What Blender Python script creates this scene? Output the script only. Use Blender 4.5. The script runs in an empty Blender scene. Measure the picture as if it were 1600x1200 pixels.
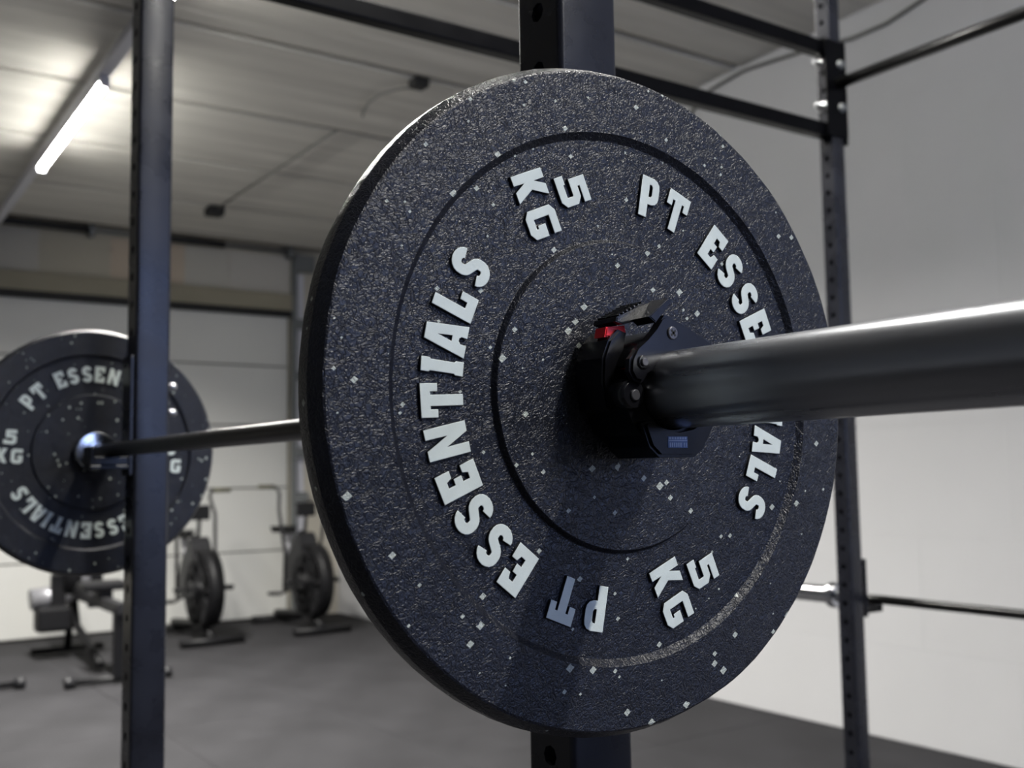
import bpy, bmesh, math, random
from mathutils import Vector, Matrix
random.seed(7)
PI = math.pi
C = bpy.context.scene.collection
BZ = 1.453                      # bar height above the floor
# ------------------------------------------------------------------ camera
yaw, pitch, roll = -0.96907, 0.08491, -0.0148
f = Vector((math.sin(yaw)*math.cos(pitch), math.cos(yaw)*math.cos(pitch), math.sin(pitch)))
rt = Vector((math.cos(yaw), -math.sin(yaw), 0)); up = rt.cross(f)
r2 = rt*math.cos(roll) + up*math.sin(roll); u2 = -rt*math.sin(roll) + up*math.cos(roll)
cam = bpy.data.objects.new('camera', bpy.data.cameras.new('camera')); C.objects.link(cam)
M = Matrix((r2, u2, -f)).transposed().to_4x4(); M.translation = Vector((0.55101, -0.47204, -0.05274+BZ))
cam.matrix_world = M
cam.data.sensor_width = 36; cam.data.lens = 1657.66/1600*36
cam.data.clip_start = .02
cam.data.dof.use_dof = True; cam.data.dof.focus_distance = .72; cam.data.dof.aperture_fstop = 7.5
cam.data.dof.aperture_blades = 7
sc = bpy.context.scene; sc.camera = cam
# ------------------------------------------------------------------ world, lamps, exposure
w = bpy.data.worlds.new('world'); sc.world = w; w.use_nodes = True
w.node_tree.nodes['Background'].inputs[0].default_value = (.55, .62, .8, 1)
w.node_tree.nodes['Background'].inputs[1].default_value = .3
vs = sc.view_settings; vs.view_transform = 'Standard'; vs.look = 'None'; vs.gamma = 1; vs.use_curve_mapping = False
vs.exposure = 0.0
LAMP_Y = .975
LAMP_X = [(-7.45, -5.65), (-4.5, -2.7), (-1.5, .25), (1.45, 3.2)]
LAMP_W = [285, 150, 58, 98]; TUBE_E = 80.0; WIN_E = 3.0; SPREAD = 141
XF, XB, YR, YL = -9.67, 4.5, 4.324, -4.6
def ceil_z(x): return BZ + 2.538 + .0267*x
def area(name, loc, sx, sy, power, col=(1, .97, .92), rot=(0, 0, 0)):
    l = bpy.data.lights.new(name, 'AREA'); l.shape = 'RECTANGLE'; l.size = sx; l.size_y = sy
    l.energy = power; l.color = col
    o = bpy.data.objects.new(name, l); C.objects.link(o); o.location = loc; o.rotation_euler = rot
    return o
def lamp_z(x): return BZ + 2.215 + .0267*(x+6.5)
for (a, b), pw in zip(LAMP_X, LAMP_W):
    l_ = area('lamp_glow', ((a+b)/2, LAMP_Y, lamp_z((a+b)/2)-.045), b-a-.06, .05, pw, rot=(0, -math.atan(.0267), 0))
    l_.data.spread = math.radians(SPREAD)

# ------------------------------------------------------------------ materials
def mat(name, col, rough=.5, metal=0, spec=.5, bump=None, noise=None, emit=None, vary=0, vscale=3, vstretch=(1,1,1)):
    m = bpy.data.materials.new(name); m.use_nodes = True
    nt = m.node_tree; b = nt.nodes['Principled BSDF']
    b.inputs['Base Color'].default_value = (*col, 1); b.inputs['Roughness'].default_value = rough
    b.inputs['Metallic'].default_value = metal; b.inputs['Specular IOR Level'].default_value = spec
    if emit:
        b.inputs['Emission Color'].default_value = (*emit[0], 1); b.inputs['Emission Strength'].default_value = emit[1]
    tc = nt.nodes.new('ShaderNodeTexCoord'); mp = nt.nodes.new('ShaderNodeMapping')
    nt.links.new(tc.outputs['Object'], mp.inputs[0]); mp.inputs['Scale'].default_value = vstretch
    if vary:
        n = nt.nodes.new('ShaderNodeTexNoise'); n.inputs['Scale'].default_value = vscale; n.inputs['Detail'].default_value = 6
        nt.links.new(mp.outputs[0], n.inputs['Vector'])
        r = nt.nodes.new('ShaderNodeMapRange'); r.inputs[1].default_value = .3; r.inputs[2].default_value = .7
        r.inputs[3].default_value = 1-vary; r.inputs[4].default_value = 1+vary
        nt.links.new(n.outputs['Fac'], r.inputs[0])
        mx = nt.nodes.new('ShaderNodeVectorMath'); mx.operation = 'SCALE'; mx.inputs[0].default_value = col
        nt.links.new(r.outputs[0], mx.inputs['Scale']); nt.links.new(mx.outputs[0], b.inputs['Base Color'])
        r3 = nt.nodes.new('ShaderNodeMapRange'); r3.inputs[1].default_value = .3; r3.inputs[2].default_value = .7
        r3.inputs[3].default_value = max(.05, rough-.1*vary*2); r3.inputs[4].default_value = min(1, rough+.1*vary*2)
        nt.links.new(n.outputs['Fac'], r3.inputs[0]); nt.links.new(r3.outputs[0], b.inputs['Roughness'])
    if bump:
        n = nt.nodes.new('ShaderNodeTexNoise'); n.inputs['Scale'].default_value = bump[0]; n.inputs['Detail'].default_value = 5
        nt.links.new(mp.outputs[0], n.inputs['Vector'])
        bp = nt.nodes.new('ShaderNodeBump'); bp.inputs['Strength'].default_value = bump[1]; bp.inputs['Distance'].default_value = bump[2]
        nt.links.new(n.outputs['Fac'], bp.inputs['Height']); nt.links.new(bp.outputs[0], b.inputs['Normal'])
    return m

def rubber_mat():
    m = bpy.data.materials.new('crumb_rubber'); m.use_nodes = True; nt = m.node_tree; N = nt.nodes.new; L = nt.links.new
    b = nt.nodes['Principled BSDF']; tc = N('ShaderNodeTexCoord')
    # warped coordinates for the pressed crumbs
    nz = N('ShaderNodeTexNoise'); nz.inputs['Scale'].default_value = 130; nz.inputs['Detail'].default_value = 2
    L(tc.outputs['Object'], nz.inputs['Vector'])
    sub = N('ShaderNodeVectorMath'); sub.operation = 'SUBTRACT'; sub.inputs[1].default_value = (.5, .5, .5); L(nz.outputs['Color'], sub.inputs[0])
    scl = N('ShaderNodeVectorMath'); scl.operation = 'SCALE'; scl.inputs['Scale'].default_value = .016; L(sub.outputs[0], scl.inputs[0])
    add = N('ShaderNodeVectorMath'); add.operation = 'ADD'; L(tc.outputs['Object'], add.inputs[0]); L(scl.outputs[0], add.inputs[1])
    v = N('ShaderNodeTexVoronoi'); v.inputs['Scale'].default_value = 230; v.feature = 'DISTANCE_TO_EDGE'; L(add.outputs[0], v.inputs['Vector'])
    vr = N('ShaderNodeMapRange'); vr.inputs[1].default_value = 0; vr.inputs[2].default_value = .16; L(v.outputs['Distance'], vr.inputs[0])
    vc = N('ShaderNodeTexVoronoi'); vc.inputs['Scale'].default_value = 230; L(add.outputs[0], vc.inputs['Vector'])
    sep = N('ShaderNodeSeparateColor'); L(vc.outputs['Color'], sep.inputs[0])
    n2 = N('ShaderNodeTexNoise'); n2.inputs['Scale'].default_value = 420; n2.inputs['Detail'].default_value = 4; L(add.outputs[0], n2.inputs['Vector'])
    n3 = N('ShaderNodeTexNoise'); n3.inputs['Scale'].default_value = 70; n3.inputs['Detail'].default_value = 3; L(tc.outputs['Object'], n3.inputs['Vector'])
    def ma(op, a, bb):
        q = N('ShaderNodeMath'); q.operation = op
        for i, z in enumerate((a, bb)):
            if isinstance(z, (int, float)): q.inputs[i].default_value = z
            else: L(z, q.inputs[i])
        return q.outputs[0]
    h = ma('MULTIPLY', vr.outputs[0], .45)
    h = ma('ADD', h, ma('MULTIPLY', sep.outputs[0], .75))
    h = ma('ADD', h, ma('MULTIPLY', n2.outputs['Fac'], 1.5))
    h = ma('ADD', h, ma('MULTIPLY', n3.outputs['Fac'], 1.2))
    bp = N('ShaderNodeBump'); bp.inputs['Strength'].default_value = .52; bp.inputs['Distance'].default_value = .0009
    L(h, bp.inputs['Height']); L(bp.outputs[0], b.inputs['Normal'])
    # pale flecks: a few voronoi cells of a coarser pattern
    fv = N('ShaderNodeTexVoronoi'); fv.inputs['Scale'].default_value = 190; fv.distance = 'MANHATTAN'; fv.inputs['Randomness'].default_value = .9
    mp = N('ShaderNodeMapping'); mp.inputs['Scale'].default_value = (1, 1, .8); mp.inputs['Rotation'].default_value = (.4, 0, 0)
    L(tc.outputs['Object'], mp.inputs[0]); L(mp.outputs[0], fv.inputs['Vector'])
    s2 = N('ShaderNodeSeparateColor'); L(fv.outputs['Color'], s2.inputs[0])
    f1 = ma('LESS_THAN', s2.outputs[0], .05); f2 = ma('LESS_THAN', fv.outputs['Distance'], ma('ADD', ma('MULTIPLY', s2.outputs[1], .45), .12)); fm = ma('MULTIPLY', f1, f2)
    cr = N('ShaderNodeMapRange'); cr.inputs[1].default_value = .25; cr.inputs[2].default_value = .75; cr.inputs[3].default_value = .75; cr.inputs[4].default_value = 1.3
    L(n3.outputs['Fac'], cr.inputs[0])
    sc_ = N('ShaderNodeVectorMath'); sc_.operation = 'SCALE'; sc_.inputs[0].default_value = (.0088, .0104, .0170); L(cr.outputs[0], sc_.inputs['Scale'])
    mix = N('ShaderNodeMix'); mix.data_type = 'RGBA'; L(fm, mix.inputs[0]); L(sc_.outputs[0], mix.inputs[6]); mix.inputs[7].default_value = (.52, .56, .50, 1)
    L(mix.outputs[2], b.inputs['Base Color'])
    b.inputs['Roughness'].default_value = .33; b.inputs['Specular IOR Level'].default_value = .5
    return m

RUB = rubber_mat()
WHITE = mat('white_letter_paint', (.74, .81, .76), .5, bump=(900, .2, .0003), vary=.06, vscale=40)
LBLACK = mat('black_rubber_side', (.012, .013, .017), .5)
STEEL_DARK = mat('dark_powder_coat', (.0018, .0018, .0024), .38, 0, .1, vary=.2, vscale=14)
STEEL_BLACK = mat('black_powder_coat', (.014, .015, .021), .28, 0, .5, bump=(500, .15, .0004), vary=.25, vscale=14)
SLEEVE = mat('brushed_dark_steel', (.34, .35, .37), .28, .95, vary=.12, vscale=60, vstretch=(.08, 1, 1), bump=(900, .12, .0002))
SHAFT = mat('satin_dark_steel', (.045, .045, .045), .3, .9, vary=.1, vscale=90)
CHROME = mat('chrome', (.75, .76, .78), .16, 1)
ZINC = mat('zinc_bolt', (.75, .76, .78), .28, 1)
PLAST = mat('black_plastic', (.004, .004, .005), .25, 0, .3)
PLAST2 = mat('satin_black_plastic', (.007, .007, .009), .24, 0, .45)
RED = mat('red_rubber', (.95, .02, .03), .4)
GSCREW = mat('dark_grey_screw', (.11, .11, .12), .4, .5)
FLOORM = mat('grey_rubber_floor', (.034, .0335, .036), .75, 0, .12, bump=(90, .3, .002), vary=.22, vscale=2.2)
WALLM = mat('white_wall_paint', (.60, .60, .605), .8, 0, .2, bump=(60, .2, .002), vary=.03, vscale=1)
GREYW = mat('grey_wall_paint', (.10, .105, .12), .8, 0, .2, vary=.05, vscale=1)
BEIGE = mat('beige_wall_paint', (.50, .47, .40), .85, 0, .2, bump=(40, .2, .002), vary=.08, vscale=1.5)
BEAM = mat('beige_lintel', (.30, .275, .21), .8, 0, .2, vary=.08, vscale=2)
CEILM = mat('concrete_ceiling', (.60, .58, .53), .9, 0, .15, bump=(3.5, .8, .03), vary=.16, vscale=1.6, vstretch=(4, .35, 1))
JOINT = mat('dark_joint', (.10, .09, .06), .9)
DOORM = mat('white_door_panel', (.66, .66, .63), .55, 0, .3, vary=.02, vscale=2)
DGREY = mat('galvanised_grey', (.20, .21, .21), .45, .5)
RAILM = mat('white_rail', (.62, .62, .66), .5)
GASKET = mat('black_gasket', (.012, .012, .012), .7)
TUBE = mat('lit_diffuser', (.9, .9, .88), .5, emit=((1, .99, .94), TUBE_E))
WINM = mat('lit_window_pane', (.5, .6, .8), .2, emit=((.36, .50, 1.0), WIN_E))
CABLE = mat('grey_cable', (.16, .16, .15), .6)
BKBODY = mat('bike_black', (.006, .006, .007), .5, 0, .3)
BKGREY = mat('bike_grey', (.018, .018, .020), .45, .0, .35)
BKLIGHT = mat('bike_silver', (.30, .30, .32), .4, .4)
GRIP = mat('olive_grip', (.09, .085, .05), .6)

# ------------------------------------------------------------------ helpers
def bx(bm, x0, x1, y0, y1, z0, z1, bev=0):
    vs_ = [bm.verts.new(p) for p in ((x0,y0,z0),(x1,y0,z0),(x1,y1,z0),(x0,y1,z0),(x0,y0,z1),(x1,y0,z1),(x1,y1,z1),(x0,y1,z1))]
    fs = [bm.faces.new([vs_[i] for i in q]) for q in ((3,2,1,0),(4,5,6,7),(0,1,5,4),(1,2,6,5),(2,3,7,6),(3,0,4,7))]
    if bev:
        es = {e for f_ in fs for e in f_.edges}
        bmesh.ops.bevel(bm, geom=list(es), offset=bev, segments=2, affect='EDGES', profile=.6)
def tube(bm, pts, r, n=16, caps=True):
    pts = [Vector(p) for p in pts]; rs = r if isinstance(r, (list, tuple)) else [r]*len(pts)
    rings = []
    for i, p in enumerate(pts):
        a = pts[max(i-1, 0)]; b = pts[min(i+1, len(pts)-1)]; d = (b-a).normalized()
        ref = Vector((0, 0, 1)) if abs(d.z) < .9 else Vector((1, 0, 0))
        u = d.cross(ref).normalized(); v = d.cross(u)
        rings.append([bm.verts.new(p+(u*math.cos(2*PI*k/n)+v*math.sin(2*PI*k/n))*rs[i]) for k in range(n)])
    for A, B in zip(rings, rings[1:]):
        for k in range(n): bm.faces.new((A[k], A[(k+1) % n], B[(k+1) % n], B[k])).smooth = True
    if caps: bm.faces.new(rings[0]); bm.faces.new(rings[-1][::-1])
def lathe_x(bm, prof, n=96, closed=False):
    """prof: (x, r) pairs revolved about the X axis"""
    rings = [[bm.verts.new((x, r*math.cos(2*PI*k/n), r*math.sin(2*PI*k/n))) for k in range(n)] for x, r in prof]
    prs = list(zip(rings, rings[1:]))
    if closed: prs.append((rings[-1], rings[0]))
    for A, B in prs:
        for k in range(n): bm.faces.new((A[k], A[(k+1) % n], B[(k+1) % n], B[k])).smooth = True
def lathe(bm, c, axis, prof, n=24):
    """prof: (t, r) along axis from c"""
    axis = Vector(axis).normalized(); tube(bm, [Vector(c)+axis*t for t, r in prof], [r for t, r in prof], n)
def prism_x(bm, poly, x0, x1, bev=0):
    """poly: (y, z) outline extruded along x"""
    A = [bm.verts.new((x0, y, z)) for y, z in poly]; B = [bm.verts.new((x1, y, z)) for y, z in poly]; n = len(poly)
    fs = [bm.faces.new(A), bm.faces.new(B[::-1])]
    for k in range(n): fs.append(bm.faces.new((A[(k+1) % n], A[k], B[k], B[(k+1) % n])))
    if bev:
        es = list(fs[0].edges)+list(fs[1].edges)
        bmesh.ops.bevel(bm, geom=es, offset=bev, segments=2, affect='EDGES')
def obj(name, bm, m, parent=None, loc=None, autosmooth=True):
    """world-coordinate bmesh -> ONE object (origin at loc or at the parent's origin)"""
    bmesh.ops.recalc_face_normals(bm, faces=bm.faces)
    off = Vector(loc) if loc is not None else (Vector(parent['_o']) if parent is not None and '_o' in parent.keys() else Vector((0,0,0)))
    me = bpy.data.meshes.new(name)
    for v in bm.verts: v.co -= off
    bm.to_mesh(me); bm.free()
    for mm in (m if isinstance(m, (list, tuple)) else [m]): me.materials.append(mm)
    o = bpy.data.objects.new(name, me); C.objects.link(o)
    if parent is not None: o.parent = parent; o['_o'] = tuple(off)
    else: o.location = off; o['_o'] = tuple(off)
    return o
def shade(o, ang=40):
    me = o.data
    for p in me.polygons: p.use_smooth = True
    bm = bmesh.new(); bm.from_mesh(me)
    for e in bm.edges:
        e.smooth = len(e.link_faces) == 2 and e.calc_face_angle(0) < math.radians(ang)
    bm.to_mesh(me); bm.free(); return o
def thing(name, label, cat, loc=(0, 0, 0), group=None):
    o = bpy.data.objects.new(name, None); C.objects.link(o); o.location = loc; o['_o'] = tuple(loc)
    o.empty_display_size = .1
    o['label'] = label; o['category'] = cat
    if group: o['group'] = group
    return o
def tag(o, label, cat, group=None):
    o['label'] = label; o['category'] = cat
    if group: o['group'] = group
    return o
def struct(o): o['kind'] = 'structure'; return o
def BM(): return bmesh.new()
def dup_tree(o, parent=None):
    c = o.copy(); C.objects.link(c)
    if parent is not None: c.parent = parent
    for ch in list(o.children): dup_tree(ch, c)
    return c

# ------------------------------------------------------------------ room
bm = BM(); bx(bm, XF-.3, XB+.3, YL-.3, YR+.3, -.12, -.012); floor = struct(obj('floor', bm, JOINT))
tile_me = None
for i in range(15):
    for j in range(9):
        x0 = XF + i*1.0; y0 = YR-(j+1)*1.0
        if x0+1 > XB+.2 or y0 < YL-.2: continue
        if tile_me is None:
            bm = BM(); bx(bm, .0015, .9985, .0015, .9985, -.014, 0, .0012)
            o = obj('rubber_tile', bm, FLOORM, floor); tile_me = o.data
        else:
            o = bpy.data.objects.new('rubber_tile', tile_me); C.objects.link(o); o.parent = floor
        o.location = (x0, y0, random.uniform(-.0006, .0006))
# ceiling: long concrete panels running across the room, recessed joints
bm = BM(); z0, z1 = ceil_z(XF-.3), ceil_z(XB+.3)
vv = [bm.verts.new(p) for p in ((XF-.3,YL-.3,z0+.05),(XB+.3,YL-.3,z1+.05),(XB+.3,YR+.3,z1+.05),(XF-.3,YR+.3,z0+.05),(XF-.3,YL-.3,z0+.2),(XB+.3,YL-.3,z1+.2),(XB+.3,YR+.3,z1+.2),(XF-.3,YR+.3,z0+.2))]
for q in ((3,2,1,0),(4,5,6,7),(0,1,5,4),(1,2,6,5),(2,3,7,6),(3,0,4,7)): bm.faces.new([vv[i] for i in q])
ceiling = struct(obj('ceiling', bm, JOINT))
bm = BM(); bx(bm, .030, 1.085, YL, YR, 0, .05, .008)
pn = obj('ceiling_panel', bm, CEILM, ceiling); pm = pn.data; k = 0
ex = -6.13-1.115*3
while ex-1.0 < XB:
    o = pn if k == 0 else bpy.data.objects.new('ceiling_panel', pm)
    if k: C.objects.link(o); o.parent = ceiling
    o.location = (ex, 0, ceil_z(ex)); o.rotation_euler = (0, -math.atan(.0267), 0)
    ex += 1.115; k += 1
# right wall of large painted blocks
bm = BM(); bx(bm, XF-.2, XB+.2, YR+.004, YR+.25, -.05, 4.25); wr = struct(obj('wall_right', bm, WALLM))
blk = {}
for r in range(8):
    z0 = BZ+1.31-.57*5+.57*r + .57*0; z0 = BZ+1.31+.57*(r-5)
    zz0 = max(z0, .002); zz1 = min(z0+.57, 4.2)
    if zz1-zz0 < .02: continue
    off = -2.276 if (r-4) % 2 == 0 else -2.784
    kx = math.floor((XF-off)/1.0)
    x = off+kx*1.0
    while x < XB:
        a = max(x, XF); b = min(x+1.0, XB)
        if b-a > .03:
            key = (round(b-a, 3), round(zz1-zz0, 3))
            if key not in blk:
                bm = BM(); bx(bm, .0004, b-a-.0004, 0, .03, .0004, zz1-zz0-.0004, .0007)
                o = obj('block', bm, WALLM, wr); blk[key] = o.data
            else:
                o = bpy.data.objects.new('block', blk[key]); C.objects.link(o); o.parent = wr
            o.location = (a, YR+random.uniform(-.0008, .0008), zz0)
        x += 1.0
# far wall (garage door side): beige wall pieces around the door opening
DL, DR, DT = -1.3, 3.775, BZ+1.6
bm = BM()
bx(bm, XF-.25, XF, DR+.02, YR, 0, 3.9); bx(bm, XF-.25, XF, YL, DL-.02, 0, 3.9)
bx(bm, XF-.25, XF, DL-.02, DR+.02, BZ+1.83, 3.9)
wf = struct(obj('wall_far', bm, BEIGE))
x = DL
for wdt, c in ((.62, 0), (.7, 1), (.55, 2), (.8, 0), (.62, 1), (.7, 3), (.45, 0), (.63, 2)):
    bm = BM(); bx(bm, XF-.01, XF+.006, x+.004, x+wdt-.004, BZ+1.84, BZ+2.22)
    cm = mat('beige_board', [(.47, .455, .41), (.44, .41, .33), (.50, .48, .44), (.50, .42, .33)][c], .8)
    obj('board', bm, cm, wf); x += wdt
bm = BM(); bx(bm, XF-.2, XF+.05, DL-.02, DR+.02, BZ+1.655, BZ+1.83, .004); struct(obj('trim_1', bm, BEAM))
bm = BM(); bx(bm, XF-.06, XF+.04, DL-.02, DR+.02, BZ+1.60, BZ+1.655); struct(obj('trim_2', bm, GASKET))
bm = BM(); bx(bm, XF-.16, XF-.07, DL-.01, DR+.01, 0, BZ+1.62); door = struct(obj('door_1', bm, GASKET))
zs = [0.015, BZ-.78, BZ-.15, BZ+.475, BZ+1.08, BZ+1.60]
for a, b in zip(zs, zs[1:]):
    bm = BM(); bx(bm, XF-.08, XF-.035, DL, DR, a+.007, b-.007, .006); obj('door_panel', bm, DOORM, door)
bm = BM(); bx(bm, XF-.08, XF-.03, DL, DR, 0, .02); obj('bottom_seal', bm, GASKET, door)
# door track, brackets and torsion shaft
tr = thing('door_track', 'grey vertical garage door track with brackets beside the white door', 'door track', (XF+.03, 3.82, 0))
bm = BM(); bx(bm, XF+.005, XF+.07, 3.79, 3.835, 0, BZ+2.2, .003); obj('rail', bm, DGREY, tr)
bm = BM(); bx(bm, XF+.005, XF+.02, 3.835, 3.93, 0, BZ+2.05, .003); obj('angle_plate', bm, RAILM, tr)
for z in (BZ+2.12, BZ+1.52, BZ+.98, BZ+.2, BZ-.25, BZ-.8):
    bm = BM(); bx(bm, XF+.004, XF+.09, 3.80, 3.95 if z < BZ+2 else 4.02, z-.05, z+.05 if z < BZ+2 else z+.12, .004); obj('bracket', bm, DGREY, tr)
ts = thing('torsion_shaft', 'long dark torsion shaft above the garage door', 'door shaft', (XF+.1, 1.2, BZ+2.27))
bm = BM(); tube(bm, [(XF+.1, -1.3, BZ+2.25), (XF+.1, 3.76, BZ+2.25)], .017); obj('shaft', bm, DGREY, ts)
for a, b in ((.6, 1.78), (2.45, 3.05)):
    bm = BM(); tube(bm, [(XF+.1, a, BZ+2.25), (XF+.1, b, BZ+2.25)], .032)
    bmz = obj('spring', bm, BKGREY, ts)
for y in (1.8, 3.74):
    bm = BM(); bx(bm, XF+.007, XF+.13, y-.02, y+.02, BZ+2.19, BZ+2.30, .003); obj('bearing_plate', bm, DGREY, ts)
# left wall and the window wall behind the camera
bm = BM(); bx(bm, XF-.2, XB+.2, YL-.25, YL, 0, 4.25); struct(obj('wall_left', bm, mat('mid_grey_wall_paint', (.24, .25, .27), .8, 0, .2)))
WZ0, WZ1 = 1.25, 3.3
WINS = [(.3, 1.9), (2.2, 3.8)]
bm = BM(); bx(bm, XB, XB+.25, YL, YR, 0, WZ0); bx(bm, XB, XB+.25, YL, YR, WZ1, 4.25)
ys = [YL, WINS[0][0], WINS[0][1], WINS[1][0], WINS[1][1], YR]
for i in (0, 2, 4): bx(bm, XB, XB+.25, ys[i], ys[i+1], WZ0, WZ1)
struct(obj('wall_back', bm, GREYW))
for i, (a, b) in enumerate(WINS):
    bm = BM()
    for (p, q_, r_, s_) in ((a, a+.05, WZ0, WZ1), (b-.05, b, WZ0, WZ1), (a, b, WZ0, WZ0+.05), (a, b, WZ1-.05, WZ1), ((a+b)/2-.03, (a+b)/2+.03, WZ0, WZ1)):
        bx(bm, XB+.02, XB+.09, p, q_, r_, s_)
    wd = struct(obj('window_%d' % (i+1), bm, RAILM))
    for p, q_ in ((a+.05, (a+b)/2-.03), ((a+b)/2+.03, b-.05)):
        bm = BM(); bx(bm, XB+.045, XB+.06, p, q_, WZ0+.05, WZ1-.05); obj('pane', bm, WINM, wd)

# ceiling services: light rail with lit fixtures, conduit, cables
rail = thing('lighting_rail', 'long white ceiling rail carrying the tube light, upper left', 'rail', (-6.5, LAMP_Y, lamp_z(-6.5)))
bm = BM()
xa, xb = XF+.25, 4.35
vv = []
for x_ in (xa, xb):
    z = lamp_z(x_)
    vv.append([bm.verts.new((x_, LAMP_Y+dy, z+dz)) for dy, dz in ((-.032, .036), (.032, .036), (.032, .09), (-.032, .09))])
A, B = vv
for k in range(4): bm.faces.new((A[k], A[(k+1) % 4], B[(k+1) % 4], B[k]))
bm.faces.new(A[::-1]); bm.faces.new(B)
obj('rail_body', bm, RAILM, rail)
x_ = xa+.4
while x_ < xb:
    bm = BM(); tube(bm, [(x_, LAMP_Y, lamp_z(x_)+.085), (x_, LAMP_Y, ceil_z(x_)+.01)], .006, 8); obj('hanger', bm, DGREY, rail); x_ += 1.9
for i, (a, b) in enumerate(LAMP_X):
    m_ = (a+b)/2
    t = thing('tube_light', 'glowing white tube light hanging under the ceiling rail, upper left' if i == 0 else
              ['', 'lit tube light on the rail above the rack', 'lit tube light on the rail above the near weight plate', 'lit tube light at the window end of the rail'][i], 'light', (m_, LAMP_Y, lamp_z(m_)), 'tube lights on the ceiling rail'); t.rotation_euler = (0, -math.atan(.0267), 0)
    bm = BM(); bx(bm, a, b, LAMP_Y-.026, LAMP_Y+.026, lamp_z(m_)-.004, lamp_z(m_)+.0335, .003); obj('housing', bm, RAILM, t)
    bm = BM(); tube(bm, [(a+.01, LAMP_Y, lamp_z(m_)-.014), (b-.01, LAMP_Y, lamp_z(m_)-.014)], .025, 20); obj('diffuser', bm, TUBE, t)
    for s_ in (a, b):
        bm = BM(); bx(bm, s_-.006, s_+.006, LAMP_Y-.028, LAMP_Y+.028, lamp_z(m_)-.042, lamp_z(m_)+.03, .002); obj('end_cap', bm, RAILM, t)
cd = thing('ceiling_conduit', 'thin grey conduit with a curved cable and junction boxes on the ceiling', 'conduit', (-6.5, 2.63, ceil_z(-6.5)))
bm = BM(); tube(bm, [(-8.45, 2.58, ceil_z(-8.45)-.015), (-7.3, 2.61, ceil_z(-7.3)-.015), (-6.1, 2.64, ceil_z(-6.1)-.015)], .008, 10); obj('conduit_pipe', bm, CABLE, cd)
bm = BM(); bx(bm, -8.52, -8.38, 2.50, 2.64, ceil_z(-8.45)-.07, ceil_z(-8.45)+.01, .01); obj('junction_box', bm, GASKET, cd)
bm = BM(); bx(bm, -5.11, -5.01, 2.66, 2.76, ceil_z(-5.06)-.05, ceil_z(-5.06)+.01, .01); obj('junction_box', bm, GASKET, cd)
bm = BM(); tube(bm, [(x, y, ceil_z(x)-.02-d) for x, y, d in ((-5.75, 2.665, 0), (-5.62, 2.61, .01), (-5.45, 2.56, .02), (-5.28, 2.56, .02), (-5.14, 2.63, .02), (-5.06, 2.70, .02))], .008, 10); obj('curved_cable', bm, CABLE, cd)
bm = BM()
pts = [(-4.45, 2.20), (-4.134, 2.367), (-3.85, 2.40), (-3.653, 2.385), (-3.318, 2.356), (-3.054, 2.318), (-2.83, 2.32), (-2.611, 2.365), (-2.3, 2.45)]
tube(bm, [(x, YR-.012, BZ+z) for x, z in pts], .011, 10)
tag(obj('wall_cable', bm, CABLE, loc=(-3.3, YR, BZ+2.35)), 'loose dark cable sagging along the top of the white wall', 'cable')

# ------------------------------------------------------------------ power rack
def holed_upright(name, x0, y0, wd, z0, z1, phase, parent, pitch=.05, hr=.0082):
    """square tube standing on z0 with a column of punched holes in its -Y and +Y faces"""
    bm = BM(); c = .005; x1 = x0+wd; y1 = y0+wd; z1 = z0+math.floor((z1-z0)/pitch)*pitch
    # corners (rounded) and the solid side faces
    prof = []
    for cx, cy, a0 in ((x1-c, y0+c, -PI/2), (x1-c, y1-c, 0), (x0+c, y1-c, PI/2), (x0+c, y0+c, PI)):
        prof.append([(cx+c*math.cos(a0+PI/2*k/4), cy+c*math.sin(a0+PI/2*k/4)) for k in range(5)])
    def strip(pts_):
        lo = [bm.verts.new((x, y, z0)) for x, y in pts_]; hi = [bm.verts.new((x, y, z1)) for x, y in pts_]
        for i in range(len(pts_)-1): bm.faces.new((lo[i], lo[i+1], hi[i+1], hi[i]))
    strip(prof[0]+prof[1]); strip(prof[2]+prof[3])
    n = int(round((z1-z0)/pitch))
    for fy, inn in ((y0, .003), (y1, -.003)):
        xm = (x0+x1)/2; hx = wd/2-c
        zc0 = z0 + (phase-z0) % pitch
        if zc0-z0 > pitch: zc0 -= pitch
        lo = z0
        cells = []
        z = zc0-pitch/2
        if z > z0: cells.append((z0, z, None))
        elif z < z0: z += pitch; cells.append((z0, z, None))
        while z+pitch <= z1+1e-6: cells.append((z, z+pitch, z+pitch/2)); z += pitch
        if z < z1-1e-6: cells.append((z, z1, None))
        for a, b, hc in cells:
            if hc is None:
                bm.faces.new([bm.verts.new(p) for p in ((xm-hx, fy, a), (xm+hx, fy, a), (xm+hx, fy, b), (xm-hx, fy, b))]); continue
            m = 8
            out = [(xm+hx, hc), (xm+hx, b), (xm, b), (xm-hx, b), (xm-hx, hc), (xm-hx, a), (xm, a), (xm+hx, a)]
            O = [bm.verts.new((p[0], fy, p[1])) for p in out]
            I = [bm.verts.new((xm+hr*math.cos(2*PI*k/m), fy, hc+hr*math.sin(2*PI*k/m))) for k in range(m)]
            J = [bm.verts.new((v.co.x, fy+inn, v.co.z)) for v in I]
            for k in range(m):
                k2 = (k+1) % m
                bm.faces.new((O[k], O[k2], I[k2], I[k])); bm.faces.new((I[k], I[k2], J[k2], J[k]))
    allp = [p for q in prof for p in q]
    bm.faces.new([bm.verts.new((x, y, z1)) for x, y in allp]); bm.faces.new([bm.verts.new((x, y, z0)) for x, y in allp][::-1])
    bmesh.ops.remove_doubles(bm, verts=bm.verts, dist=1e-5)
    return shade(obj(name, bm, STEEL_BLACK, parent), 35)
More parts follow.
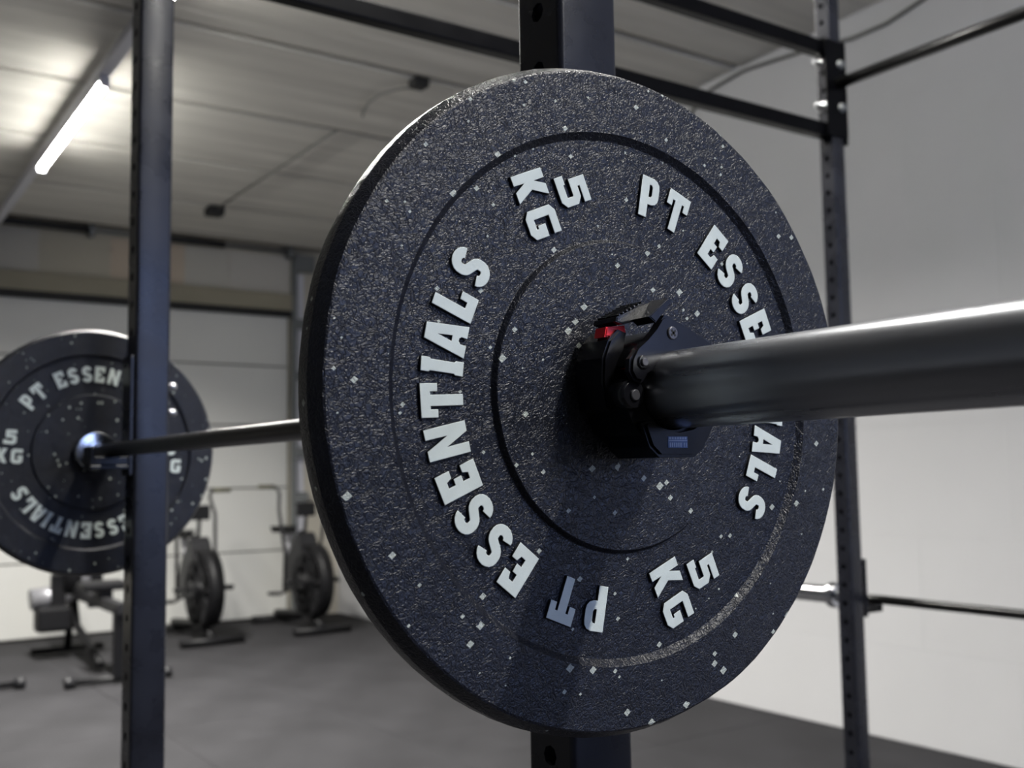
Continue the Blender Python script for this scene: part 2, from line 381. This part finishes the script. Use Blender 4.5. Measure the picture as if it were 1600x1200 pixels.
rack = thing('power_rack', 'black steel power rack with punched uprights holding the loaded barbell', 'rack', (-.78, 1.0, 0))
ZT = BZ+1.36
uA = holed_upright('upright', -.165, .030, .06, .008, ZT, BZ+.328, rack)
uB = holed_upright('upright', -1.402, .030, .06, .008, ZT, BZ+.358, rack)
uC = holed_upright('upright', -1.40, 1.95, .05, .008, ZT, BZ+1.28, rack)
uD = holed_upright('upright', -.165, 1.95, .05, .008, ZT, BZ+1.28, rack)
for x in (-.195, -1.432):
    for y in (.0, 1.915):
        bm = BM(); bx(bm, x, x+.12, y, y+.12, 0, .01, .002); obj('foot_plate', bm, STEEL_BLACK, rack)
for x in (-1.393, -.158):
    for z in (.909, 1.150):
        bm = BM(); bx(bm, x, x+.036, .088, 1.951, BZ+z-.02, BZ+z+.02, .004); obj('side_beam', bm, STEEL_DARK, rack)
    w_ = .05; xs = -1.40 if x < -1 else -.165
    # clasp plates wrapping the rear uprights, bolted through
    bm = BM(); bx(bm, xs+w_, xs+w_+.006, 1.925, 2.012, BZ+.89, BZ+1.17, .002)
    bx(bm, xs-.004, xs+w_+.006, 2.000, 2.010, BZ+.87, BZ+1.175, .002)
    cl = obj('clasp_plate', bm, STEEL_DARK, rack)
    for z in (.985, 1.112):
        bm = BM(); cx = xs+.017
        lathe(bm, (cx, 1.952, BZ+z), (0, -1, 0), [(0, .019), (.004, .019), (.0041, .013), (.013, .013), (.0131, .0085), (.028, .0085), (.0285, .006)], 16)
        obj('bolt', bm, ZINC, cl)
        bm = BM(); lathe(bm, (xs+w_+.005, 1.985, BZ+z-.01), (1, 0, 0), [(0, .014), (.004, .014), (.0041, .010), (.012, .010)], 12)
        obj('bolt', bm, DGREY, cl)
bm = BM(); tube(bm, [(-1.35, 1.975, BZ+1.045), (-.165, 1.975, BZ+1.045)], .0165, 24); obj('pull_up_bar', bm, SHAFT, rack)
bm = BM(); bx(bm, -1.345, -.163, .035, .083, ZT-.10, ZT-.04, .004); obj('top_beam', bm, STEEL_BLACK, rack)
bm = BM(); bx(bm, -1.352, -.163, 1.957, 1.993, .03, .08, .004); obj('bottom_beam', bm, STEEL_BLACK, rack)

# j-cups
def j_cup(x0, x1, yf, bz, sgn, top, label):
    """yf: face of the upright it hangs on; sgn -1 hooks out toward -Y"""
    t = thing('j_cup', label, 'bar hook', ((x0+x1)/2, yf, bz-.05), 'bar hooks on the rack')
    def Y(a): return yf+sgn*a
    def b2(bm, a, b, z0, z1, e=.002, dx=0): bx(bm, x0-dx, x1+dx, min(Y(a), Y(b)), max(Y(a), Y(b)), z0, z1, e)
    bm = BM(); b2(bm, .001, .0075, bz-.045, bz+top); obj('back_plate', bm, STEEL_BLACK, t)
    bm = BM(); b2(bm, .0075, .072, bz-.0345, bz-.0265); b2(bm, .064, .072, bz-.0265, bz+.006); obj('hook', bm, PLAST, t)
    bm = BM(); b2(bm, .0077, .0638, bz-.0263, bz-.0128, .001, -.003); obj('liner', bm, PLAST, t)
    bm = BM()
    bx(bm, x1, x1+.004, min(Y(.0), Y(-.05)), max(Y(.0), Y(-.05)), bz+.05, bz+top-.01, .001) if False else None
    bm.free()
    return t
jb = j_cup(-1.398, -1.346, .030, BZ, -1, .165, 'black bar hook on the left upright under the far end of the bar')
ja = j_cup(-.161, -.109, .030, BZ, -1, .08, 'black bar hook on the near upright behind the big weight plate')
jc = j_cup(-1.398, -1.352, 2.012, BZ-.416, 1, .115, 'black bar hook behind the rear right upright holding the spare bar')
for z in (.113, .066):
    bm = BM()
    lathe(bm, (-1.358, .0903, BZ+z), (0, 1, 0), [(0, .006), (.014, .006), (.016, .004)], 12)
    obj('pin', bm, ZINC, jb)

# ------------------------------------------------------------------ barbells
def barbell(name, label, y, z, ends, shaft_r=.0122, smat=SLEEVE, wear=False):
    """ends: (inner x, outer x) for left and right sleeve"""
    t = thing(name, label, 'barbell', ((ends[0][0]+ends[1][0])/2, y, z))
    off = Vector((0, y, z))
    def ob(nm, prof, m, n=48):
        bm = BM(); lathe_x(bm, prof, n)
        for v in bm.verts: v.co += off
        return shade(obj(nm, bm, m, t), 40)
    ob('shaft', [(ends[0][0]-.02, shaft_r), (ends[1][0]+.02, shaft_r)], SHAFT)
    for s, (a, b) in ((-1, ends[0]), (1, ends[1])):
        ob('collar', [(a-s*.012, .0126), (a-s*.012, .019), (a-s*.001, .0200), (a, .034), (a+s*.003, .0365), (a+s*.024, .0365), (a+s*.0255, .035), (a+s*.0255, .0240)], CHROME)
        ob('sleeve', [(a+s*.0256, .0240), (a+s*.0258, .025), (b-s*.002, .025), (b, .023), (b, .0)], smat)
    return t
barbell('barbell', 'long steel barbell resting on the rack, its thick dark sleeve pointing at the camera', 0, BZ, ((-1.480, -1.925), (-.062, .384)))
barbell('barbell', 'spare barbell with bright sleeve end behind the right rear upright, low', 2.051, BZ-.414, ((-1.475, -1.89), (-.10, .34)), smat=CHROME)

# ------------------------------------------------------------------ weight plates
GL = {}
def strokepoly(pts, th):
    """outline of a thick polyline"""
    P = [Vector(p) for p in pts]; L_, R_ = [], []
    for i, p in enumerate(P):
        if i == 0: d1 = d2 = (P[1]-P[0]).normalized()
        elif i == len(P)-1: d1 = d2 = (P[-1]-P[-2]).normalized()
        else: d1 = (P[i]-P[i-1]).normalized(); d2 = (P[i+1]-P[i]).normalized()
        n1 = Vector((-d1.y, d1.x)); n2 = Vector((-d2.y, d2.x)); m = (n1+n2).normalized()
        k = th/2/max(.5, m.dot(n1))
        L_.append(p+m*k); R_.append(p-m*k)
    return [tuple(v) for v in L_+R_[::-1]]
def arcpts(cx, cy, rx, ry, a0, a1, n): return [(cx+rx*math.cos(math.radians(a0+(a1-a0)*i/n)), cy+ry*math.sin(math.radians(a0+(a1-a0)*i/n))) for i in range(n+1)]
s_c = arcpts(.29, .27, .175, .15, 185, 360, 9) + arcpts(.335, .30, .13, .17, 20, 70, 3) + arcpts(.245, .70, .13, .17, 250, 200, 3) + arcpts(.29, .73, .175, .15, 180, 5, 9)
GL['S'] = (.58, [strokepoly(s_c, .235)])
GL['P'] = (.56, [[(0,0),(.25,0),(.25,.33),(.36,.33),(.47,.37),(.54,.45),(.56,.54),(.56,.78),(.54,.88),(.47,.96),(.36,1),(0,1)],
                 [(.25,.52),(.25,.82),(.31,.82),(.345,.77),(.345,.57),(.31,.52)]])
GL['T'] = (.70, [[(.235,0),(.465,0),(.465,.77),(.53,.77),(.53,.60),(.70,.60),(.70,1),(0,1),(0,.60),(.17,.60),(.17,.77),(.235,.77)]])
GL['E'] = (.60, [[(0,0),(.60,0),(.60,.36),(.44,.36),(.39,.23),(.27,.23),(.27,.40),(.40,.40),(.40,.60),(.27,.60),(.27,.77),(.39,.77),(.44,.64),(.60,.64),(.60,1),(0,1)]])
GL['N'] = (.66, [[(0,0),(.22,0),(.22,.52),(.44,0),(.66,0),(.66,1),(.44,1),(.44,.48),(.22,1),(0,1)]])
GL['I'] = (.30, [[(0,0),(.30,0),(.30,.19),(.27,.22),(.27,.78),(.30,.81),(.30,1),(0,1),(0,.81),(.03,.78),(.03,.22),(0,.19)]])
GL['A'] = (.68, [[(0,0),(.27,0),(.27,.14),(.32,.19),(.38,.19),(.42,.14),(.42,0),(.68,0),(.51,1),(.17,1)], [(.28,.36),(.40,.36),(.34,.70)]])
GL['L'] = (.56, [[(0,0),(.56,0),(.56,.42),(.38,.42),(.38,.24),(.25,.24),(.25,1),(0,1)]])
GL['K'] = (.72, [[(0,0),(.26,0),(.26,.34),(.42,0),(.72,0),(.47,.52),(.70,1),(.42,1),(.26,.66),(.26,1),(0,1)]])
GL['G'] = (.76, [strokepoly([(.74,.87),(.22,.87),(.13,.80),(.13,.20),(.22,.13),(.54,.13),(.63,.20),(.63,.44),(.42,.44)], .25)])
GL['5'] = (.76, [strokepoly([(.74,.875),(.17,.875),(.17,.57),(.52,.57),(.62,.49),(.62,.21),(.53,.13),(.04,.13),(.04,.30)], .24)])
def glyph_mesh(ch, h):
    w_, polys = GL[ch]
    cu = bpy.data.curves.new('g', 'CURVE'); cu.dimensions = '2D'; cu.fill_mode = 'BOTH'; cu.extrude = .0010; cu.bevel_depth = .0005; cu.bevel_resolution = 1; cu.offset = -.0004
    for pl in polys:
        sp = cu.splines.new('POLY'); sp.points.add(len(pl)-1); sp.use_cyclic_u = True
        for q_, (a, b) in zip(sp.points, pl): q_.co = ((a-w_/2)*h, (b-.5)*h, 0, 1)
    o = bpy.data.objects.new('g', cu); C.objects.link(o)
    dg = bpy.context.evaluated_depsgraph_get(); me = bpy.data.meshes.new_from_object(o.evaluated_get(dg))
    bpy.data.objects.remove(o); bpy.data.curves.remove(cu)
    me.materials.clear(); me.materials.append(LBLACK); me.materials.append(WHITE)
    for p in me.polygons: p.material_index = 1 if p.normal.z > .9 else 0
    # curve plane (u, v, height) -> plate plane (x=height, y=u, z=v)
    me.transform(Matrix(((0,0,1,0),(1,0,0,0),(0,1,0,0),(0,0,0,1))))
    return me
G_ARC = {c: glyph_mesh(c, .0300) for c in 'PTESNIAL'}
G_KG = {c: glyph_mesh(c, .0262) for c in 'KG5'}
ARC = list(zip('PTESSENTIALS', (145.7, 135.2, 118.4, 109.0, 99.2, 90.2, 79.9, 69.9, 61.7, 54.2, 45.0, 34.9)))
def weight_plate(label, loc, rot):
    t = thing('weight_plate', label, 'weight plate', loc, 'weight plates on the barbell')
    t['_o'] = (0, 0, 0)
    front = [(-.0005, .0262), (0, .028), (0, .1046), (-.0005, .1051), (-.0040, .1070), (-.0043, .1076), (-.0043, .1764), (-.0040, .1769), (-.0005, .1806), (0, .1811), (0, .2215), (-.0006, .2228), (-.0075, .2265), (-.0110, .2280), (-.0175, .2283)]
    T = .034
    back = [(-T-x, r) for x, r in front[::-1]]
    prof = front + back[1:]
    # extra rings so the relief can be uneven
    bm = BM(); lathe_x(bm, prof, 160, closed=False)
    rnd = random.Random(3)
    for v in bm.verts:
        r = math.hypot(v.co.y, v.co.z); a = math.atan2(v.co.z, v.co.y)
        if r > .10: v.co.x += .00018*math.sin(7*a+1)+.00015*math.sin(17*a)+rnd.uniform(-.0001, .0001)
        if r > .222:
            k = 1+(.0010*math.sin(5*a+.6)+.0006*math.sin(13*a)+rnd.uniform(-.0008, .0008)); v.co.y *= k; v.co.z *= k
    disc = obj('disc', bm, RUB, t); shade(disc, 14)
    bm = BM(); lathe_x(bm, [(.0004, .0252), (.0004, .0285), (-T-.0004, .0285), (-T-.0004, .0252)], 48, closed=True); shade(obj('hub_ring', bm, ZINC, t), 40)
    def letter(me, x, y, ang):
        o = bpy.data.objects.new('letter', me); C.objects.link(o); o.parent = t
        o.location = (-.0043+.0010, x, y); o.rotation_euler = (ang, 0, 0)
    for half in (0, 180):
        for c, a in ARC:
            A_ = math.radians(a+half); letter(G_ARC[c], .1441*math.cos(A_), .1441*math.sin(A_), A_-PI/2)
    for sx in (-1, 1):
        letter(G_KG['K'], sx*.1413-.0125, -.0168, 0); letter(G_KG['G'], sx*.1413+.0125, -.0168, 0); letter(G_KG['5'], sx*.1413, .0166, 0)
    t.rotation_euler = (math.radians(rot), 0, 0)
    return t
weight_plate('big black rubber weight plate in sharp focus, nearest the camera on the bar', (0, 0, BZ), -67)
weight_plate('blurred black weight plate at the far left end of the bar', (-1.5065, 0, BZ), -4)

# ------------------------------------------------------------------ bar clamp
ct = thing('bar_clamp', 'black plastic locking clamp with a red pad, pressed against the near plate', 'clamp', (.025, 0, BZ))
def P(poly): return  [(y, BZ+z) for y, z in poly]
def ringpoly(ro, ri, a0, a1, n=40):
    out = [(ro*math.cos(math.radians(a0+(a1-a0)*i/n)), ro*math.sin(math.radians(a0+(a1-a0)*i/n))) for i in range(n+1)]
    inn = [(ri*math.cos(math.radians(a1+(a0-a1)*i/n)), ri*math.sin(math.radians(a1+(a0-a1)*i/n))) for i in range(n+1)]
    return out+inn
# main jaw: from the hinge at left round the bottom to the right and top
bm = BM(); prism_x(bm, P(ringpoly(.040, .0260, 172, 405)), .004, .046, .0015); obj('lower_jaw', bm, PLAST, ct)
bm = BM(); prism_x(bm, P(ringpoly(.0395, .0260, 58, 158)), .004, .046, .0015); obj('upper_jaw', bm, PLAST, ct)
bm = BM(); prism_x(bm, P([(-.030,-.022),(-.024,-.037),(-.016,-.0435),(.014,-.0435),(.022,-.038),(.034,-.020),(.026,-.016),(.014,-.0275),(0,-.030),(-.014,-.0275),(-.024,-.020)]), .008, .052, .002)
fb = obj('foot_block', bm, PLAST, ct)
# hinge link with screws on the outer face
lk = [(-.041,.010),(-.037,.004),(-.031,.003),(-.0262,.008),(-.0245,.0125),(-.019,.019),(-.010,.0245),(0,.0268),(.010,.0268),(.020,.0285),(.034,.0290),(.024,.0345),(.012,.0385),(.001,.0430),(-.006,.0470),(-.010,.0475),(-.013,.0440),(-.018,.0375),(-.026,.0300),(-.034,.0240),(-.040,.0180)]
bm = BM(); prism_x(bm, P(lk), .046, .0535, .0018); hl = obj('hinge_link', bm, PLAST2, ct)
def rivet(y, z, r, x0, m, parent, cross=False):
    bm = BM(); lathe(bm, (x0, y, BZ+z), (1, 0, 0), [(0, r), (.0012, r), (.0018, r*.85)], 24); o = obj('screw' if cross else 'rivet', bm, m, parent)
    if cross:
        bm = BM(); a = .7
        for ca in (a, a+PI/2):
            d = Vector((0, math.cos(ca), math.sin(ca))); n = Vector((0, -math.sin(ca), math.cos(ca)))
            c0 = Vector((x0+.0019, y, BZ+z)); hh = []
            for s1, s2 in ((1,1),(-1,1),(-1,-1),(1,-1)):
                p = c0+d*s1*r*.62+n*s2*r*.16; hh.append((bm.verts.new(p), bm.verts.new(p-Vector((.0006,0,0)))))
            bm.faces.new([h[0] for h in hh]); bm.faces.new([h[1] for h in hh][::-1])
            for i in range(4): bm.faces.new((hh[i][0], hh[(i+1)%4][0], hh[(i+1)%4][1], hh[i][1]))
        obj('cross_recess', bm, GASKET, o)
rivet(-.0055, .0358, .0042, .0530, GSCREW, hl, True)
rivet(-.0310, .0158, .0044, .0530, PLAST2, hl)
rivet(-.0310, .0158, .0026, .0545, GSCREW, hl)
# lower ear with a rivet
bm = BM(); lathe(bm, (.030, -.0345, BZ-.004), (1, 0, 0), [(0, .0095), (.0175, .0095), (.019, .0082)], 28); er = obj('hinge_ear', bm, PLAST2, ct)
rivet(-.0345, -.0045, .0036, .0488, GSCREW, er)
bm = BM(); prism_x(bm, P([(-.044,-.012),(-.0475,.004),(-.0465,.020),(-.041,.032),(-.033,.039),(-.026,.037),(-.030,.026),(-.034,.012),(-.036,-.004),(-.040,-.014)]), .004, .034, .0015); obj('outer_shell', bm, PLAST, ct)
# cam lever over the top
bm = BM(); prism_x(bm, P([(-.037,.0435),(-.031,.0420),(-.026,.0432),(-.020,.0450),(-.0060,.0560),(-.0062,.0585),(-.020,.0535),(-.030,.0490),(-.036,.0465)]), .012, .036, .0006)
prism_x(bm, P([(-.0235,.0455),(-.0180,.0420),(-.0040,.0565),(-.0045,.0585),(-.0065,.0590)]), .034, .0525, .0006); lv = obj('lever', bm, PLAST2, ct)
for i in range(7):
    bm = BM(); yy = -.034+i*.0032; zz = .0473+i*.0016
    tube(bm, [(.014, yy, BZ+zz+.0006), (.036, yy, BZ+zz+.0006)], .0007, 8); obj('grip_rib', bm, PLAST2, lv)
bm = BM(); prism_x(bm, P([(-.0415,.0340),(-.0400,.0405),(-.0245,.0425),(-.0235,.0370),(-.030,.0345)]), .018, .030, .0008); obj('red_pad', bm, RED, ct)
bm = BM(); prism_x(bm, P([(-.0330,.0130),(-.0300,.0175),(-.0262,.0190),(-.0275,.0150)]), .034, .045, .0004); obj('red_pad', bm, RED, ct)
# little printed badge on the foot block
BADGE = mat('blue_white_badge', (.10, .17, .38), .4); BADGEW = mat('badge_white', (.42, .52, .72), .4)
bm = BM(); bx(bm, .0518, .0524, -.0105, .0065, BZ-.0375, BZ-.0302, .0002); bd = obj('badge', bm, BADGE, fb)
bm = BM()
bx(bm, .0523, .0526, -.0100, .0060, BZ-.0331, BZ-.0326)
for i in range(6): bx(bm, .0523, .0526, -.0092+i*.0018, -.0082+i*.0018, BZ-.0370, BZ-.0342)
for i in range(7): bx(bm, .0523, .0526, -.0095+i*.0022, -.0080+i*.0022, BZ-.0320, BZ-.0306)
bx(bm, .0523, .0526, .0030, .0038, BZ-.0370, BZ-.0342); bx(bm, .0523, .0526, .0048, .0056, BZ-.0370, BZ-.0342)
obj('badge_print', bm, BADGEW, bd)

# ------------------------------------------------------------------ air bikes
def air_bike(x, y, swing, label):
    """faces +X (fan toward the camera); swing moves the two handlebar arms"""
    t = thing('air_bike', label, 'exercise bike', (x, y, 0), 'air bikes in front of the garage door')
    def X(a): return x+a
    def Y(a): return y+a
    bm = BM(); tube(bm, [(X(.35), Y(-.27), .04), (X(.35), Y(.27), .04)], .034, 12); obj('front_foot', bm, BKBODY, t)
    bm = BM(); tube(bm, [(X(-.72), Y(-.25), .04), (X(-.72), Y(.25), .04)], .034, 12); obj('rear_foot', bm, BKBODY, t)
    bm = BM(); tube(bm, [(X(.35), Y(0), .06), (X(.1), Y(0), .16), (X(-.72), Y(0), .09)], .035, 12)
    tube(bm, [(X(-.15), Y(0), .15), (X(-.42), Y(0), .66)], .032, 12); tube(bm, [(X(.1), Y(0), .16), (X(-.12), Y(0), .9)], .035, 12); obj('frame', bm, BKBODY, t)
    # fan with its cage
    fx, fz, R_ = X(.12), .46, .325
    bm = BM()
    for s in (-1, 1):
        for k in range(3):
            r = R_*(1-.27*k); yy = Y(s*(.065+.02*k))
            tube(bm, [(fx+r*math.cos(2*PI*i/28), yy, fz+r*math.sin(2*PI*i/28)) for i in range(29)], .008, 6, False)
        for i in range(18):
            a = 2*PI*i/18
            tube(bm, [(fx+.07*math.cos(a), Y(s*.112), fz+.07*math.sin(a)), (fx+R_*math.cos(a), Y(s*.065), fz+R_*math.sin(a))], .004, 5)
    obj('fan_cage', bm, BKBODY, t)
    bm = BM()
    ring = [[bm.verts.new((fx+R_*math.cos(2*PI*i/40)*k, Y(yy), fz+R_*math.sin(2*PI*i/40)*k)) for i in range(40)] for yy, k in ((-.06, .98), (-.07, 1.02), (.07, 1.02), (.06, .98))]
    for A_, B_ in zip(ring, ring[1:]+ring[:1]):
        for i in range(40): bm.faces.new((A_[i], A_[(i+1) % 40], B_[(i+1) % 40], B_[i])).smooth = True
    obj('fan_rim', bm, BKBODY, t)
    bm = BM()
    for i in range(10):
        a = 2*PI*i/10; d = Vector((math.cos(a), 0, math.sin(a))); n = Vector((-math.sin(a), 0, math.cos(a)))
        c = Vector((fx, y, fz))
        vs_ = [bm.verts.new(c+d*rr+n*s*.004+Vector((0, yy, 0))) for rr, yy in ((.05, -.045), (.30, -.05), (.30, .05), (.05, .045)) for s in (-1, 1)]
        q = vs_; 
        for ff in ((0,2,4,6),(1,3,5,7),(0,1,3,2),(2,3,5,4),(4,5,7,6),(6,7,1,0)): bm.faces.new([q[j] for j in ff])
    obj('fan_blades', bm, BKGREY, t)
    bm = BM(); prof = [(-.30, .34), (-.36, .5), (-.24, .70), (-.08, .86), (-.02, .90), (.04, .84), (.10, .70), (.02, .55), (-.12, .36)]
    A_ = [bm.verts.new((X(a), Y(-.085), b)) for a, b in prof]; B_ = [bm.verts.new((X(a), Y(.085), b)) for a, b in prof]; n = len(prof)
    bm.faces.new(A_); bm.faces.new(B_[::-1])
    for i in range(n): bm.faces.new((A_[(i+1) % n], A_[i], B_[i], B_[(i+1) % n]))
    bmesh.ops.bevel(bm, geom=list(bm.edges), offset=.012, segments=2, affect='EDGES'); obj('body_cover', bm, BKGREY, t)
    bm = BM(); tube(bm, [(X(-.06), Y(0), .85), (X(-.02), Y(0), 1.08)], .018, 10); obj('console_post', bm, BKGREY, t)
    bm = BM(); bx(bm, X(-.05), X(.0), Y(-.09), Y(.09), 1.04, 1.17, .012); obj('console', bm, BKBODY, t)
    bm = BM(); tube(bm, [(X(-.40), Y(0), .60), (X(-.46), Y(0), .86)], .024, 12); sp_ = obj('seat_post', bm, BKLIGHT, t)
    bm = BM(); bx(bm, X(-.48), X(-.40), Y(-.03), Y(.03), .80, .87, .01); tube(bm, [(X(-.44), Y(.03), .82), (X(-.44), Y(.08), .82)], [.012, .024], 10); obj('seat_knob', bm, BKLIGHT, sp_)
    bm = BM(); A_ = [(-.62, .10), (-.58, .13), (-.48, .11), (-.36, .04), (-.30, .025)]
    lo = [];hi = []
    outl = [(a, b) for a, b in A_]+[(a, -b) for a, b in A_[::-1]]
    lo = [bm.verts.new((X(a), Y(b*.85), .875)) for a, b in outl]; hi = [bm.verts.new((X(a), Y(b), .935)) for a, b in outl]; n = len(outl)
    bm.faces.new(lo); bm.faces.new(hi[::-1])
    for i in range(n): bm.faces.new((lo[(i+1) % n], lo[i], hi[i], hi[(i+1) % n]))
    bmesh.ops.bevel(bm, geom=list(hi[0].link_faces[0].edges), offset=.01, segments=2, affect='EDGES'); obj('seat', bm, BKBODY, t)
    for s in (-1, 1):
        dz = swing*s
        top = 1.26+dz*.5
        bm = BM(); tube(bm, [(X(-.22), Y(s*.13), .36), (X(-.10), Y(s*.17), .70), (X(-.12-dz), Y(s*.19), top-.20), (X(-.18-dz), Y(s*.16), top-.05), (X(-.20-dz), Y(s*.18), top), (X(-.20-dz), Y(s*.22), top+.01)], .016, 10)
        h = obj('handlebar', bm, BKGREY, t)
        bm = BM(); tube(bm, [(X(-.20-dz), Y(s*.20), top+.01), (X(-.20-dz), Y(s*.36), top+.012)], .02, 12); obj('grip', bm, GRIP, h)
        bm = BM(); tube(bm, [(X(-.15), Y(s*.09), .38), (X(-.15+s*.15), Y(s*.12), .38+s*.06)], .014, 8); cr = obj('crank', bm, BKGREY, t)
        bm = BM(); bx(bm, X(-.15+s*.15-.05), X(-.15+s*.15+.05), Y(s*.19-.055), Y(s*.19+.055), .38+s*.06-.014, .38+s*.06+.014, .006); obj('pedal', bm, BKBODY, cr)
        bm = BM(); tube(bm, [(X(.30), Y(s*.18), .46), (X(.12), Y(s*.18), .46), (X(.12), Y(s*.10), .46)], .014, 8); tube(bm, [(X(.12), Y(s*.12), .46), (X(.12), Y(s*.26), .46)], .018, 10); obj('foot_peg', bm, BKBODY, t)
    bm = BM(); lathe(bm, (fx, Y(-.12), fz), (0, 1, 0), [(0, .07), (.24, .07)], 20); obj('hub', bm, BKGREY, t)
    return t
b1 = air_bike(-8.72, 2.56, .05, 'black air bike, left of the two, behind the left upright')
b2 = air_bike(-8.72, 3.56, -.09, 'black air bike, right of the two, beside the door track')

# ------------------------------------------------------------------ rowing machines
def rower(x, y, label):
    """rear leg at (x, y); rail runs away toward -X to the flywheel"""
    t = thing('rowing_machine', label, 'rowing machine', (x, y, 0), 'rowing machines on the rubber floor')
    bm = BM(); tube(bm, [(x, y-.30, .035), (x, y+.30, .035)], .022, 12); lg = obj('rear_foot', bm, BKBODY, t)
    for s in (-1, 1):
        bm = BM(); lathe(bm, (x, y+s*.29, .04), (0, s, 0), [(0, .036), (.06, .040), (.07, .03)], 16); obj('end_cap', bm, BKGREY, lg)
    bm = BM(); bx(bm, x-.03, x+.03, y-.045, y+.045, .04, .52, .006); obj('rear_leg', bm, BKBODY, t)
    bm = BM(); bx(bm, x-1.45, x+.06, y-.035, y+.035, .47, .55, .006); obj('rail', bm, BKGREY, t)
    bm = BM(); bx(bm, x-.62, x-.36, y-.16, y+.16, .60, .66, .02); bx(bm, x-.58, x-.40, y-.05, y+.05, .54, .61, .005); obj('seat', bm, BKBODY, t)
    for s in (-1, 1):
        bm = BM(); bx(bm, x-1.36, x-1.30, y+s*.14-.055, y+s*.14+.055, .38, .66, .01); obj('footrest', bm, BKBODY, t)
    bm = BM(); tube(bm, [(x-1.40, y-.33, .47), (x-1.40, y-.02, .50)], [.085, .075], 20); obj('side_drum', bm, BKLIGHT, t)
    bm = BM(); bx(bm, x-1.45, x-1.25, y-.30, y-.05, .22, .42, .03); obj('gear_box', bm, BKBODY, t)
    bm = BM(); tube(bm, [(x-1.5, y-.11, .68), (x-1.5, y+.06, .68)], .25, 40); fw = obj('flywheel_cage', bm, BKBODY, t)
    bm = BM(); tube(bm, [(x-1.5, y+.02, .68), (x-1.5, y+.09, .68)], .252, 40); obj('cage_band', bm, BKLIGHT, fw)
    bm = BM(); tube(bm, [(x-1.45, y, .50), (x-1.3, y, .25), (x-.9, y, .16), (x-.45, y-.02, .06)], .03, 10); obj('front_strut', bm, BKBODY, t)
    bm = BM(); tube(bm, [(x-1.62, y-.28, .035), (x-1.62, y+.28, .035)], .025, 12); tube(bm, [(x-1.62, y, .04), (x-1.5, y, .45)], .03, 10); obj('front_foot', bm, BKBODY, t)
    bm = BM(); tube(bm, [(x-1.46, y, .9), (x-1.36, y, 1.12)], .015, 10); bx(bm, x-1.38, x-1.34, y-.09, y+.09, 1.06, 1.22, .01); obj('monitor', bm, BKBODY, t)
    bm = BM(); tube(bm, [(x-1.24, y-.22, .74), (x-1.24, y+.22, .74)], .014, 10); obj('pull_handle', bm, GRIP, t)
    return t
rower(-7.18, 1.50, 'dark rowing machine standing on the floor below the far plate')
rower(-7.40, .58, 'second rowing machine, only its foot bar showing at the left edge')

for o in list(bpy.data.objects):
    if '_o' in o.keys(): del o['_o']
